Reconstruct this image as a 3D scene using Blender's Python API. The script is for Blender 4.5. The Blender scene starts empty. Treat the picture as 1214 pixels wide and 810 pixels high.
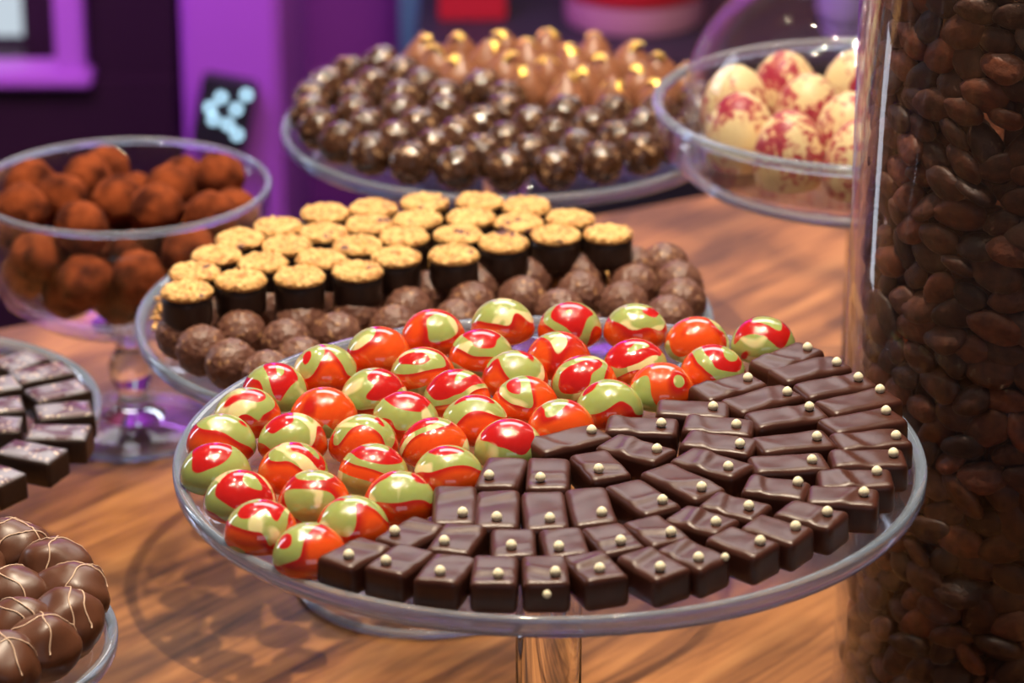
import bpy, bmesh, math, random
from mathutils import Vector, Matrix, Euler, noise
random.seed(7)
R = math.radians
scene = bpy.context.scene
COL = scene.collection

# ------------------------------------------------------------------ camera
TZ = 0.75                     # table top height; the camera stands over the origin
CAMH = 0.725                  # camera height over the table top
PITCH = R(21.7)
F = 3900.0                    # focal length in pixels of a 1214 px wide frame
cam_d = bpy.data.cameras.new('camera')
cam = bpy.data.objects.new('camera', cam_d); COL.objects.link(cam)
cam.location = (0, 0, TZ + CAMH)
cam.rotation_euler = (math.pi / 2 - PITCH, 0, 0)
cam_d.sensor_width = 36; cam_d.lens = F / 1214 * 36
cam_d.clip_start = 0.05
cam_d.dof.use_dof = True
cam_d.dof.focus_distance = 1.31
cam_d.dof.aperture_fstop = 11.0
scene.camera = cam

# ------------------------------------------------------------------ world, light, exposure
w = bpy.data.worlds.new('world'); scene.world = w; w.use_nodes = True
w.node_tree.nodes['Background'].inputs[0].default_value = (0.66, 0.56, 0.62, 1)
w.node_tree.nodes['Background'].inputs[1].default_value = 0.09
scene.view_settings.view_transform = 'Standard'
scene.view_settings.look = 'None'
scene.view_settings.exposure = 0.0
scene.view_settings.gamma = 1.0
scene.view_settings.use_curve_mapping = False
scene.cycles.use_denoising = True
scene.cycles.max_bounces = 12
scene.cycles.transparent_max_bounces = 24
scene.cycles.sample_clamp_indirect = 6.0


def lamp(name, kind, loc, power, color, size=0.02, target=None, size_y=None, spot=None, blend=0.3):
    d = bpy.data.lights.new(name, kind); d.energy = power; d.color = color
    if kind == 'AREA':
        d.size = size
        if size_y: d.shape = 'RECTANGLE'; d.size_y = size_y
    else:
        d.shadow_soft_size = size
    if kind == 'SPOT': d.spot_size = R(spot); d.spot_blend = blend
    o = bpy.data.objects.new(name, d); COL.objects.link(o); o.location = loc
    if target is not None:
        o.rotation_euler = (Vector(target) - Vector(loc)).to_track_quat('-Z', 'Y').to_euler()
    return o


WARM = (1.0, 0.83, 0.62)
# strong ceiling spot over the middle of the table, and the weaker ones round it
lamp('ceiling_spot_key', 'SPOT', (-0.05, 1.40, TZ + 1.75), 105, WARM, 0.014, (-0.02, 1.42, TZ), spot=80, blend=0.6)
for (x, y, z, p) in ((-0.75, 1.3, 1.8, 8), (-0.30, 1.15, 1.8, 8), (0.33, 1.20, 1.8, 9), (0.60, 1.6, 1.8, 10), (0.15, 2.1, 1.8, 12), (-0.5, 2.0, 1.8, 10),
                     (-0.10, 1.22, 1.8, 8), (0.75, 2.4, 1.8, 8), (-0.85, 2.6, 1.8, 8), (0.10, 1.75, 1.8, 6), (0.24, 1.62, 1.8, 6), (-0.28, 1.55, 1.8, 6),
                     (-0.16, 0.85, 1.75, 4), (0.45, 1.35, 1.8, 6), (-0.52, 1.45, 1.8, 6)):
    lamp('ceiling_spot', 'POINT', (x, y, TZ + z), p * 1.15, WARM, 0.012)
# cool daylight from the tall windows high on the far side; then two added unseen panels for glass highlights
lamp('window_daylight', 'AREA', (0.25, 4.4, TZ + 2.55), 46, (0.96, 0.92, 0.93), 2.6, (0.0, 1.5, TZ), 1.2)
lamp('side_strip', 'AREA', (-2.3, 3.0, TZ + 0.75), 8, (0.80, 0.86, 1.0), 0.22, (0.0, 1.4, TZ), 1.2)  # unseen strip added for the bright streak on the jar edge
lamp('front_fill', 'AREA', (0.5, -2.6, TZ + 1.5), 6.5, (0.70, 0.85, 1.0), 2.4, (0.0, 1.3, TZ), 1.0)  # unseen bluish panel added for highlights on the front rims
# violet LED wash on the far walls
lamp('violet_wash', 'AREA', (-0.55, 2.50, TZ + 0.65), 11, (0.66, 0.24, 1.0), 0.5, (-0.38, 3.3, TZ - 0.4), 0.3)
lamp('violet_back', 'AREA', (-0.12, 2.95, TZ + 0.75), 5, (0.66, 0.24, 1.0), 0.3, (-0.16, 3.42, TZ - 0.2), 0.2)  # second wash, added to brighten the back wall
lamp('violet_sill', 'AREA', (-0.75, 2.9, TZ + 0.35), 1.2, (0.80, 0.30, 1.0), 0.3, (-0.72, 3.3, TZ - 0.3), 0.3)
lamp('counter_fill', 'AREA', (0.25, 2.6, TZ + 0.6), 3.5, (1.0, 0.62, 0.70), 0.3, (0.12, 3.1, TZ - 0.2), 0.2)  # unseen fill added to brighten the tin on the counter


# ------------------------------------------------------------------ helpers
def ray(px, py):
    u = (px - 607) / F; v = (405 - py) / F
    c, s = math.cos(PITCH), math.sin(PITCH)
    return Vector((u, c + v * s, -s + v * c))


def at(px, py, z):
    """point of the horizontal plane z (over the table top) seen at a pixel"""
    d = ray(px, py); t = (z - CAMH) / d.z
    return Vector((d.x * t, d.y * t, TZ + z))


def atD(px, py, D):
    d = ray(px, py); t = D / d.y
    return Vector((d.x * t, D, TZ + CAMH + d.z * t))


def project(p):
    rel = Vector((p.x, p.y, p.z - TZ - CAMH))
    dep = rel.y * math.cos(PITCH) - rel.z * math.sin(PITCH); up = rel.y * math.sin(PITCH) + rel.z * math.cos(PITCH)
    return 607 + F * rel.x / dep, 405 - F * up / dep


def disc_at(px, py, z, hw):
    """centre and radius of the horizontal circle at height z whose outline spans px +- hw about row py"""
    qx, qy = px, py; r = 0.1
    for _ in range(12):
        c = at(qx, qy, z)
        pts = [project(c + Vector((r * math.cos(a), r * math.sin(a), 0))) for a in [2 * math.pi * i / 90 for i in range(90)]]
        X0, X1 = min(p[0] for p in pts), max(p[0] for p in pts); Y0, Y1 = min(p[1] for p in pts), max(p[1] for p in pts)
        qx += px - (X0 + X1) / 2; qy += py - (Y0 + Y1) / 2; r *= 2 * hw / (X1 - X0)
    return at(qx, qy, z), r


def new_obj(name, mesh, parent=None, loc=None, rot=None):
    o = bpy.data.objects.new(name, mesh); COL.objects.link(o)
    if parent is not None: o.parent = parent
    if loc is not None: o.location = loc
    if rot is not None: o.rotation_euler = rot
    return o


def tag(o, label=None, cat=None, group=None, kind=None):
    if label: o['label'] = label
    if cat: o['category'] = cat
    if group: o['group'] = group
    if kind: o['kind'] = kind
    return o


def mesh_from(name, verts, faces, mat=None, smooth=True):
    m = bpy.data.meshes.new(name); m.from_pydata([tuple(v) for v in verts], [], faces); m.update()
    if mat: m.materials.append(mat)
    if smooth: m.polygons.foreach_set('use_smooth', [True] * len(m.polygons))
    return m


def bm_mesh(name, bm, mat=None, smooth=True):
    m = bpy.data.meshes.new(name); bm.to_mesh(m); bm.free()
    if mat: m.materials.append(mat)
    if smooth: m.polygons.foreach_set('use_smooth', [True] * len(m.polygons))
    return m


def lathe(name, prof, mat, n=96, closed=True):
    """revolve a profile [(r, z)...]; r = 0 points become poles"""
    V = []; Fc = []; rings = []
    for (r, z) in prof:
        if r < 1e-7:
            rings.append([len(V)]); V.append((0, 0, z))
        else:
            rings.append(list(range(len(V), len(V) + n)))
            for i in range(n):
                a = 2 * math.pi * i / n; V.append((r * math.cos(a), r * math.sin(a), z))
    k = len(rings)
    for j in range(k if closed else k - 1):
        A, B = rings[j], rings[(j + 1) % k]
        if len(A) == 1 and len(B) == 1: continue
        for i in range(n):
            i2 = (i + 1) % n
            if len(A) == 1: Fc.append((A[0], B[i2], B[i]))
            elif len(B) == 1: Fc.append((A[i], A[i2], B[0]))
            else: Fc.append((A[i], A[i2], B[i2], B[i]))
    m = mesh_from(name, V, Fc, mat)
    b = bmesh.new(); b.from_mesh(m); bmesh.ops.recalc_face_normals(b, faces=b.faces); b.to_mesh(m); b.free()
    return m


def box_mesh(name, x0, x1, y0, y1, z0, z1, mat, bev=0.0):
    b = bmesh.new(); bmesh.ops.create_cube(b, size=1)
    for v in b.verts:
        v.co = Vector((x0 + (v.co.x + .5) * (x1 - x0), y0 + (v.co.y + .5) * (y1 - y0), z0 + (v.co.z + .5) * (z1 - z0)))
    if bev: bmesh.ops.bevel(b, geom=list(b.edges), offset=bev, segments=2, affect='EDGES')
    return bm_mesh(name, b, mat, False)


def tube(path, rad, n=6):
    V = []; Fc = []
    for i, p in enumerate(path):
        a = path[max(0, i - 1)]; c = path[min(len(path) - 1, i + 1)]
        t = (c - a).normalized(); u = t.cross(p.normalized() if p.length > 1e-6 else Vector((0, 0, 1)))
        if u.length < 1e-5: u = t.orthogonal()
        u.normalize(); v = t.cross(u)
        for k in range(n):
            an = 2 * math.pi * k / n; V.append(p + (u * math.cos(an) + v * math.sin(an)) * rad)
    for i in range(len(path) - 1):
        for k in range(n):
            Fc.append((i * n + k, i * n + (k + 1) % n, (i + 1) * n + (k + 1) % n, (i + 1) * n + k))
    Fc.append(tuple(range(n))); Fc.append(tuple((len(path) - 1) * n + k for k in reversed(range(n))))
    return V, Fc


def copy_tree(o, parent=None):
    c = o.copy(); COL.objects.link(c)
    if parent is not None: c.parent = parent
    for ch in list(o.children): copy_tree(ch, c)
    return c


def relax(P, dmin, it=60):
    """push points of one layer apart (xy) until no two are nearer than dmin"""
    for _ in range(it):
        for i in range(len(P)):
            for j in range(i):
                d = P[i] - P[j]; d.z = 0
                L = d.length
                if 1e-6 < L < dmin:
                    s = d * ((dmin - L) / L / 2); P[i] += s; P[j] -= s
    return P


ORD = ['first', 'second', 'third', 'fourth', 'fifth', 'sixth', 'seventh', 'eighth', 'ninth', 'tenth', 'eleventh', 'twelfth', 'thirteenth',
       'fourteenth', 'fifteenth', 'sixteenth', 'seventeenth', 'eighteenth', 'nineteenth', 'twentieth', 'twenty-first', 'twenty-second']


# ------------------------------------------------------------------ materials
class NT:
    def __init__(s, name):
        s.m = bpy.data.materials.new(name); s.m.use_nodes = True
        s.t = s.m.node_tree; s.b = s.t.nodes['Principled BSDF']

    def n(s, kind, **kw):
        x = s.t.nodes.new(kind)
        for k, v in kw.items():
            if k.startswith('i_'): x.inputs[k[2:].replace('_', ' ')].default_value = v
            else: setattr(x, k, v)
        return x

    def l(s, a, b): s.t.links.new(a, b)

    def coords(s, scale=(1, 1, 1), rnd=0.0, rot=(0, 0, 0), use='Object'):
        tc = s.n('ShaderNodeTexCoord'); mp = s.n('ShaderNodeMapping')
        mp.inputs['Scale'].default_value = scale; mp.inputs['Rotation'].default_value = rot
        s.l(tc.outputs[use], mp.inputs['Vector'])
        out = mp.outputs[0]
        if rnd:
            oi = s.n('ShaderNodeObjectInfo'); mu = s.n('ShaderNodeMath', operation='MULTIPLY'); mu.inputs[1].default_value = rnd
            s.l(oi.outputs['Random'], mu.inputs[0])
            ad = s.n('ShaderNodeVectorMath', operation='ADD'); s.l(out, ad.inputs[0]); s.l(mu.outputs[0], ad.inputs[1]); out = ad.outputs[0]
        return out

    def ramp(s, src, stops, interp='LINEAR'):
        r = s.n('ShaderNodeValToRGB'); r.color_ramp.interpolation = interp
        e = r.color_ramp.elements
        e[0].position, e[0].color = stops[0][0], (*stops[0][1], 1)
        e[1].position, e[1].color = stops[1][0], (*stops[1][1], 1)
        for p, c in stops[2:]:
            q = e.new(p); q.color = (*c, 1)
        s.l(src, r.inputs[0]); return r.outputs[0]

    def bump(s, src, strength, dist=0.001):
        b = s.n('ShaderNodeBump'); b.inputs['Strength'].default_value = strength; b.inputs['Distance'].default_value = dist
        s.l(src, b.inputs['Height']); s.l(b.outputs[0], s.b.inputs['Normal'])

    def set(s, **kw):
        for k, v in kw.items():
            s.b.inputs[k.replace('_', ' ')].default_value = v
        return s


def plain(name, col, rough=0.5, **kw):
    t = NT(name); t.set(Base_Color=(*col, 1), Roughness=rough, **kw); return t.m


def thin_glass(name, tint=(0.975, 0.98, 0.985), rough=0.0):
    t = NT(name); t.t.nodes.remove(t.b)
    tr = t.n('ShaderNodeBsdfTransparent'); tr.inputs[0].default_value = (*tint, 1)
    gl = t.n('ShaderNodeBsdfGlossy'); gl.inputs['Roughness'].default_value = rough; gl.inputs[0].default_value = (1, 1, 1, 1)
    # Schlick reflectance from the facing angle, the same on both faces of the pane
    lw = t.n('ShaderNodeLayerWeight'); lw.inputs[0].default_value = 0.5
    pw = t.n('ShaderNodeMath', operation='POWER'); pw.inputs[1].default_value = 5.0; t.l(lw.outputs['Facing'], pw.inputs[0])
    fr = t.n('ShaderNodeMath', operation='MULTIPLY_ADD'); fr.inputs[1].default_value = 0.80; fr.inputs[2].default_value = 0.028; t.l(pw.outputs[0], fr.inputs[0])
    mx = t.n('ShaderNodeMixShader'); t.l(fr.outputs[0], mx.inputs[0]); t.l(tr.outputs[0], mx.inputs[1]); t.l(gl.outputs[0], mx.inputs[2])
    out = [x for x in t.t.nodes if x.type == 'OUTPUT_MATERIAL'][0]; t.l(mx.outputs[0], out.inputs[0]); return t.m


M = {}
M['thin'] = thin_glass('clear thin glass')
M['jarglass'] = thin_glass('jar glass', (0.90, 0.90, 0.91))
t = NT('clear thick glass'); t.set(Base_Color=(0.96, 0.98, 1.0, 1), Roughness=0.0, IOR=1.48); t.b.inputs['Transmission Weight'].default_value = 1.0; M['glass'] = t.m

# polished plate edges: bright bluish highlights put into the colour as a pale blue haze
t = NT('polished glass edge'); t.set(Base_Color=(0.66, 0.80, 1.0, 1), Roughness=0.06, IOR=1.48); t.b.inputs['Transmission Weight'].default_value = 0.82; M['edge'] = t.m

# table wood: oiled planks with long grain and dark knots
t = NT('oiled wood')
RZ = R(-50)
v = t.coords((1, 1, 1), rot=(0, 0, RZ))
vs = t.n('ShaderNodeMapping'); vs.inputs['Scale'].default_value = (2.6, 42, 8); t.l(v, vs.inputs[0])
n1 = t.n('ShaderNodeTexNoise', i_Scale=1.6, i_Detail=9.0, i_Roughness=0.68, i_Distortion=0.6); t.l(vs.outputs[0], n1.inputs['Vector'])
vb = t.n('ShaderNodeMapping'); vb.inputs['Scale'].default_value = (5.0, 9.0, 5.0); t.l(v, vb.inputs[0])
n2 = t.n('ShaderNodeTexNoise', i_Scale=1.3, i_Detail=3.0, i_Roughness=0.5, i_Distortion=0.8); t.l(vb.outputs[0], n2.inputs['Vector'])
c1 = t.ramp(n1.outputs['Fac'], [(0.34, (0.065, 0.024, 0.009)), (0.66, (0.48, 0.222, 0.078)), (0.44, (0.24, 0.094, 0.031)), (0.53, (0.38, 0.158, 0.052))])
c2 = t.ramp(n2.outputs['Fac'], [(0.38, (0.30, 0.29, 0.31)), (0.47, (0.68, 0.67, 0.67)), (0.55, (1.0, 1.0, 1.0))])
mx = t.n('ShaderNodeMix', data_type='RGBA', blend_type='MULTIPLY'); mx.inputs[0].default_value = 0.85
t.l(c1, mx.inputs[6]); t.l(c2, mx.inputs[7]); t.l(mx.outputs[2], t.b.inputs['Base Color'])
t.set(Roughness=0.48); t.b.inputs['Specular IOR Level'].default_value = 0.3; t.bump(n1.outputs['Fac'], 0.25, 0.0006); M['wood'] = t.m

# marbled red / green / cream sugar shell
t = NT('marbled shell')
tc = t.coords((1, 1, 1), rnd=3.7)
nn = t.n('ShaderNodeTexNoise', i_Scale=26.0, i_Detail=1.2, i_Roughness=0.45, i_Distortion=0.9); t.l(tc, nn.inputs['Vector'])
tco = t.n('ShaderNodeTexCoord'); sp = t.n('ShaderNodeSeparateXYZ'); t.l(tco.outputs['Object'], sp.inputs[0])
mz = t.n('ShaderNodeMath', operation='MULTIPLY_ADD'); mz.inputs[1].default_value = 30.0; mz.inputs[2].default_value = 0.29; t.l(sp.outputs[2], mz.inputs[0])
ns = t.n('ShaderNodeMath', operation='MULTIPLY_ADD'); ns.inputs[1].default_value = 1.75; ns.inputs[2].default_value = -0.875; t.l(nn.outputs['Fac'], ns.inputs[0])
sm = t.n('ShaderNodeMath', operation='ADD'); t.l(mz.outputs[0], sm.inputs[0]); t.l(ns.outputs[0], sm.inputs[1])
GR = (0.34, 0.40, 0.120); CR = (0.74, 0.68, 0.36); RD = (0.50, 0.010, 0.008); OR = (0.72, 0.080, 0.006); DR = (0.46, 0.016, 0.006)
c0 = t.ramp(sm.outputs[0], [(0.0, GR), (0.06, GR), (0.07, OR), (0.34, OR), (0.43, DR), (0.465, RD), (0.475, GR), (0.675, GR), (0.685, RD), (0.93, RD), (0.94, GR)])  # orange low down: light glowing through the shell, put into the colour
# cream patches swirl through the green
nc = t.n('ShaderNodeTexNoise', i_Scale=38.0, i_Detail=1.5, i_Distortion=1.5); t.l(tc, nc.inputs['Vector'])
cm_ = t.ramp(nc.outputs['Fac'], [(0.555, (0, 0, 0)), (0.60, (1, 1, 1))])
gm = t.ramp(sm.outputs[0], [(0.0, (1, 1, 1)), (0.06, (1, 1, 1)), (0.07, (0, 0, 0)), (0.465, (0, 0, 0)), (0.475, (1, 1, 1)), (0.69, (1, 1, 1)), (0.705, (0, 0, 0))])
m1 = t.n('ShaderNodeMix', data_type='RGBA', blend_type='MULTIPLY'); m1.inputs[0].default_value = 1; t.l(cm_, m1.inputs[6]); t.l(gm, m1.inputs[7])
m2 = t.n('ShaderNodeMix', data_type='RGBA'); t.l(m1.outputs[2], m2.inputs[0]); t.l(c0, m2.inputs[6]); m2.inputs[7].default_value = (*CR, 1)
c = m2.outputs[2]
t.l(c, t.b.inputs['Base Color'])
t.set(Roughness=0.22, IOR=1.5, Coat_Weight=0.9, Coat_Roughness=0.02, Subsurface_Weight=0.35, Coat_IOR=1.9, Subsurface_Scale=0.004)
t.b.inputs['Subsurface Radius'].default_value = (1.0, 0.35, 0.12)
t.b.inputs['Specular IOR Level'].default_value = 0.15; M['marble'] = t.m


def choc(name, col, rough=0.32, bump=0.15, scale=260, var=0.25, coat=0.0, spec=0.5):
    t = NT(name); v = t.coords(rnd=2.0)
    n = t.n('ShaderNodeTexNoise', i_Scale=float(scale), i_Detail=4.0); t.l(v, n.inputs['Vector'])
    hi = tuple(min(1, x * (1 + var)) for x in col); lo = tuple(x * (1 - var) for x in col)
    t.l(t.ramp(n.outputs['Fac'], [(0.3, lo), (0.7, hi)]), t.b.inputs['Base Color'])
    t.set(Roughness=rough, Coat_Weight=coat, Coat_Roughness=0.15); t.b.inputs['Specular IOR Level'].default_value = spec
    t.bump(n.outputs['Fac'], bump, 0.0006); return t.m


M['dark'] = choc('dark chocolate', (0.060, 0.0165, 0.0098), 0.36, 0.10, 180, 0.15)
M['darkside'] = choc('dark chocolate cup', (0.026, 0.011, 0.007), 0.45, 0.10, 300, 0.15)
M['milk'] = choc('milk chocolate', (0.105, 0.038, 0.019), 0.36, 0.06, 160, 0.12)
M['pearl'] = plain('cream sugar pearl', (0.90, 0.84, 0.60), 0.4)
M['drizzle'] = plain('caramel drizzle', (0.66, 0.47, 0.34), 0.45)

# chopped-nut truffle skin
t = NT('nut truffle'); v = t.coords(rnd=2.0)
n = t.n('ShaderNodeTexNoise', i_Scale=330.0, i_Detail=3.0, i_Roughness=0.6); t.l(v, n.inputs['Vector'])
t.l(t.ramp(n.outputs['Fac'], [(0.35, (0.115, 0.046, 0.032)), (0.60, (0.17, 0.072, 0.048)), (0.69, (0.46, 0.25, 0.11))]), t.b.inputs['Base Color'])
t.set(Roughness=0.42); t.bump(n.outputs['Fac'], 0.5, 0.0012); M['nut'] = t.m
# glossy dark truffle with nibs
t = NT('nib truffle'); v = t.coords(rnd=2.0)
n = t.n('ShaderNodeTexNoise', i_Scale=240.0, i_Detail=2.0); t.l(v, n.inputs['Vector'])
t.l(t.ramp(n.outputs['Fac'], [(0.4, (0.045, 0.018, 0.009)), (0.61, (0.10, 0.042, 0.022)), (0.68, (0.46, 0.28, 0.15))]), t.b.inputs['Base Color'])
t.set(Roughness=0.20, Coat_Weight=0.5, Coat_Roughness=0.12); t.bump(n.outputs['Fac'], 0.5, 0.0015); M['nib'] = t.m
M['amber'] = choc('amber milk chocolate', (0.27, 0.105, 0.052), 0.35, 0.1, 120, 0.15)
t = NT('gold leaf'); v = t.coords(rnd=2.0); n = t.n('ShaderNodeTexNoise', i_Scale=420.0, i_Detail=3.0); t.l(v, n.inputs['Vector'])
t.set(Base_Color=(1.0, 0.66, 0.16, 1), Roughness=0.42, Metallic=1.0); t.bump(n.outputs['Fac'], 0.6, 0.001); M['gold'] = t.m
# cocoa powder
t = NT('cocoa powder'); v = t.coords(rnd=2.0)
n = t.n('ShaderNodeTexNoise', i_Scale=420.0, i_Detail=5.0, i_Roughness=0.7); t.l(v, n.inputs['Vector'])
n2 = t.n('ShaderNodeTexNoise', i_Scale=70.0, i_Detail=2.0); t.l(v, n2.inputs['Vector'])
t.l(t.ramp(n2.outputs['Fac'], [(0.34, (0.060, 0.013, 0.006)), (0.62, (0.26, 0.058, 0.018))]), t.b.inputs['Base Color'])
t.set(Roughness=0.95); t.b.inputs['Specular IOR Level'].default_value = 0.1; t.bump(n.outputs['Fac'], 0.7, 0.001); M['cocoa'] = t.m
# golden feuilletine crumb
t = NT('golden crumb'); v = t.coords(rnd=2.0)
vo = t.n('ShaderNodeTexVoronoi', i_Scale=420.0); t.l(v, vo.inputs['Vector'])
sx = t.n('ShaderNodeSeparateXYZ'); t.l(vo.outputs['Color'], sx.inputs[0])
ca = t.ramp(sx.outputs[0], [(0.0, (0.42, 0.17, 0.045)), (0.35, (0.66, 0.35, 0.105)), (1.0, (0.84, 0.52, 0.19))])
n2 = t.n('ShaderNodeTexNoise', i_Scale=95.0, i_Detail=3.0); t.l(v, n2.inputs['Vector'])
pm = t.ramp(n2.outputs['Fac'], [(0.64, (0, 0, 0)), (0.68, (1, 1, 1))])
mx = t.n('ShaderNodeMix', data_type='RGBA'); t.l(pm, mx.inputs[0]); t.l(ca, mx.inputs[6]); mx.inputs[7].default_value = (0.13, 0.045, 0.05, 1)
t.l(mx.outputs[2], t.b.inputs['Base Color'])
t.set(Roughness=0.6); t.bump(vo.outputs['Distance'], 0.8, 0.0015); M['crumb'] = t.m
# glitter-dusted dark squares
t = NT('lustre dusted chocolate'); v = t.coords(rnd=2.0)
n = t.n('ShaderNodeTexNoise', i_Scale=90.0, i_Detail=3.0); t.l(v, n.inputs['Vector'])
vo = t.n('ShaderNodeTexVoronoi', i_Scale=330.0); t.l(v, vo.inputs['Vector'])
ca = t.ramp(n.outputs['Fac'], [(0.42, (0.09, 0.035, 0.055)), (0.54, (0.25, 0.24, 0.29))])
pm = t.ramp(vo.outputs['Distance'], [(0.24, (1, 1, 1)), (0.30, (0, 0, 0))])
nm = t.n('ShaderNodeTexNoise', i_Scale=120.0); t.l(v, nm.inputs['Vector'])
pn = t.ramp(nm.outputs['Fac'], [(0.48, (0, 0, 0)), (0.52, (1, 1, 1))])
mm = t.n('ShaderNodeMix', data_type='RGBA', blend_type='MULTIPLY'); mm.inputs[0].default_value = 1; t.l(pm, mm.inputs[6]); t.l(pn, mm.inputs[7])
mx = t.n('ShaderNodeMix', data_type='RGBA'); t.l(mm.outputs[2], mx.inputs[0]); t.l(ca, mx.inputs[6]); mx.inputs[7].default_value = (0.75, 0.58, 0.46, 1)
t.l(mx.outputs[2], t.b.inputs['Base Color']); t.set(Roughness=0.28); M['lustre'] = t.m
# white chocolate with freeze-dried raspberry
t = NT('raspberry white chocolate'); v = t.coords(rnd=2.0)
n = t.n('ShaderNodeTexNoise', i_Scale=210.0, i_Detail=6.0, i_Roughness=0.72, i_Distortion=0.4); t.l(v, n.inputs['Vector'])
n2 = t.n('ShaderNodeTexNoise', i_Scale=45.0, i_Detail=1.0); t.l(v, n2.inputs['Vector'])
a = t.n('ShaderNodeMath', operation='MULTIPLY_ADD'); a.inputs[1].default_value = 0.42; t.l(n2.outputs['Fac'], a.inputs[0])
h = t.n('ShaderNodeMath', operation='MULTIPLY'); h.inputs[1].default_value = 0.75; t.l(n.outputs['Fac'], h.inputs[0]); t.l(h.outputs[0], a.inputs[2])
t.l(t.ramp(a.outputs[0], [(0.585, (0.84, 0.66, 0.36)), (0.61, (0.55, 0.10, 0.10)), (0.66, (0.36, 0.02, 0.05))]), t.b.inputs['Base Color'])
t.set(Roughness=0.4); M['egg'] = t.m
# cocoa beans
def bean_skin(name, per_island):
    t = NT(name); v = t.coords(rnd=3.0)
    n = t.n('ShaderNodeTexNoise', i_Scale=240.0, i_Detail=4.0); t.l(v, n.inputs['Vector'])
    src = t.n('ShaderNodeNewGeometry').outputs['Random Per Island'] if per_island else t.n('ShaderNodeObjectInfo').outputs['Random']
    ca = t.ramp(src, [(0.0, (0.034, 0.016, 0.011)), (0.35, (0.070, 0.026, 0.015)), (0.65, (0.125, 0.043, 0.021)), (0.85, (0.22, 0.065, 0.028)), (1.0, (0.12, 0.080, 0.062))])
    cb = t.ramp(n.outputs['Fac'], [(0.3, (0.55, 0.55, 0.55)), (0.7, (1.25, 1.2, 1.15))])
    mx = t.n('ShaderNodeMix', data_type='RGBA', blend_type='MULTIPLY'); mx.inputs[0].default_value = 1; t.l(ca, mx.inputs[6]); t.l(cb, mx.inputs[7])
    t.l(mx.outputs[2], t.b.inputs['Base Color']); t.set(Roughness=0.5); t.bump(n.outputs['Fac'], 0.6, 0.0015); return t.m


M['bean'] = bean_skin('cocoa bean skin', False)
M['bean_mass'] = bean_skin('cocoa bean skin in the mass', True)

M['purple'] = plain('violet paint', (0.36, 0.085, 0.50), 0.6)
M['purple_dark'] = plain('deep violet paint', (0.22, 0.035, 0.28), 0.6)
M['plum'] = plain('plum black paint', (0.020, 0.001, 0.012), 0.6)
M['maroon'] = plain('maroon paint', (0.19, 0.035, 0.070), 0.6)
M['black'] = plain('black lacquer', (0.012, 0.012, 0.016), 0.5)
M['teal'] = plain('slate blue paint', (0.12, 0.30, 0.42), 0.5)
M['red'] = plain('red print', (0.42, 0.012, 0.02), 0.45)
M['pinkwhite'] = plain('pale pink print', (0.62, 0.30, 0.38), 0.45)
M['lav'] = plain('lavender ceramic', (0.42, 0.36, 0.60), 0.4)
M['lilac'] = plain('lilac paint', (0.50, 0.16, 0.60), 0.5)
M['floor'] = plain('dark floor', (0.05, 0.03, 0.04), 0.5)


def emit(name, col, s):
    t = NT(name); t.set(Base_Color=(0, 0, 0, 1)); t.b.inputs['Emission Color'].default_value = (*col, 1); t.b.inputs['Emission Strength'].default_value = s; return t.m


M['day'] = emit('daylit pane', (0.62, 0.72, 0.80), 0.9)
M['led'] = emit('pale blue LED', (0.42, 0.68, 0.85), 3.2)


# ------------------------------------------------------------------ the room
def struct(name, mesh, parent=None, **kw):
    o = new_obj(name, mesh, parent, **kw)
    if parent is None: o['kind'] = 'structure'
    return o


struct('floor', box_mesh('floor', -2.6, 2.6, -0.8, 4.9, -0.05, 0.0, M['floor']))
struct('wall_back', box_mesh('wall_back', -2.6, 2.6, 3.42, 3.52, 0, TZ + 0.95, M['purple_dark']))
Z0 = 0.0
# dark plum wall beside the window, in front of the violet wall
xa = atD(-260, 0, 3.3).x; xb = atD(207, 0, 3.3).x
zt = atD(100, 88, 3.3).z
struct('wall_left', box_mesh('wall_left', xa, xb, 3.26, 3.42, 0, atD(100, 96, 3.26).z, M['plum']))
struct('wall_side', box_mesh('wall_side', atD(104, 0, 3.3).x, xb, 3.28, 3.42, atD(100, 96, 3.28).z, TZ + 0.95, M['plum']))
# window with its pane, frame and the broad lit sill
wx1 = atD(28, 0, 3.36).x; wx0 = wx1 - 0.16; wz0 = atD(28, 52, 3.36).z
wn = struct('window_1', box_mesh('window_1', wx0, wx1, 3.39, 3.40, wz0, wz0 + 0.5, M['day']))
wf = new_obj('window_frame', box_mesh('window_frame', wx1, atD(68, 0, 3.36).x, 3.34, 3.41, wz0 - 0.02, wz0 + 0.6, M['plum'], 0.003), wn)
struct('trim_1', box_mesh('trim_1', atD(70, 0, 3.3).x, atD(104, 0, 3.3).x, 3.25, 3.41, atD(100, 90, 3.25).z, TZ + 0.9, M['lilac'], 0.004))
struct('trim_2', box_mesh('trim_2', xa, atD(112, 0, 3.3).x, 3.24, 3.30, atD(60, 106, 3.24).z, atD(60, 88, 3.24).z, M['lilac'], 0.004))
# violet pier with its side return
px0, px1 = atD(212, 0, 3.0).x, atD(330, 0, 3.0).x
struct('wall_pier', box_mesh('wall_pier', px0, px1, 3.0, 3.42, 0, TZ + 0.95, M['purple'], 0.006))
# slate strip and the black recess
struct('trim_3', box_mesh('trim_3', atD(474, 0, 3.38).x, atD(500, 0, 3.38).x, 3.36, 3.42, 0, TZ + 0.95, M['teal'], 0.003))
struct('wall_right', box_mesh('wall_right', atD(500, 0, 3.4).x, atD(690, 0, 3.4).x, 3.37, 3.42, 0, TZ + 0.95, M['black']))
struct('wall_far_right', box_mesh('wall_far_right', atD(690, 0, 3.4).x, 2.4, 3.36, 3.42, 0, TZ + 0.95, M['maroon']))

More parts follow.
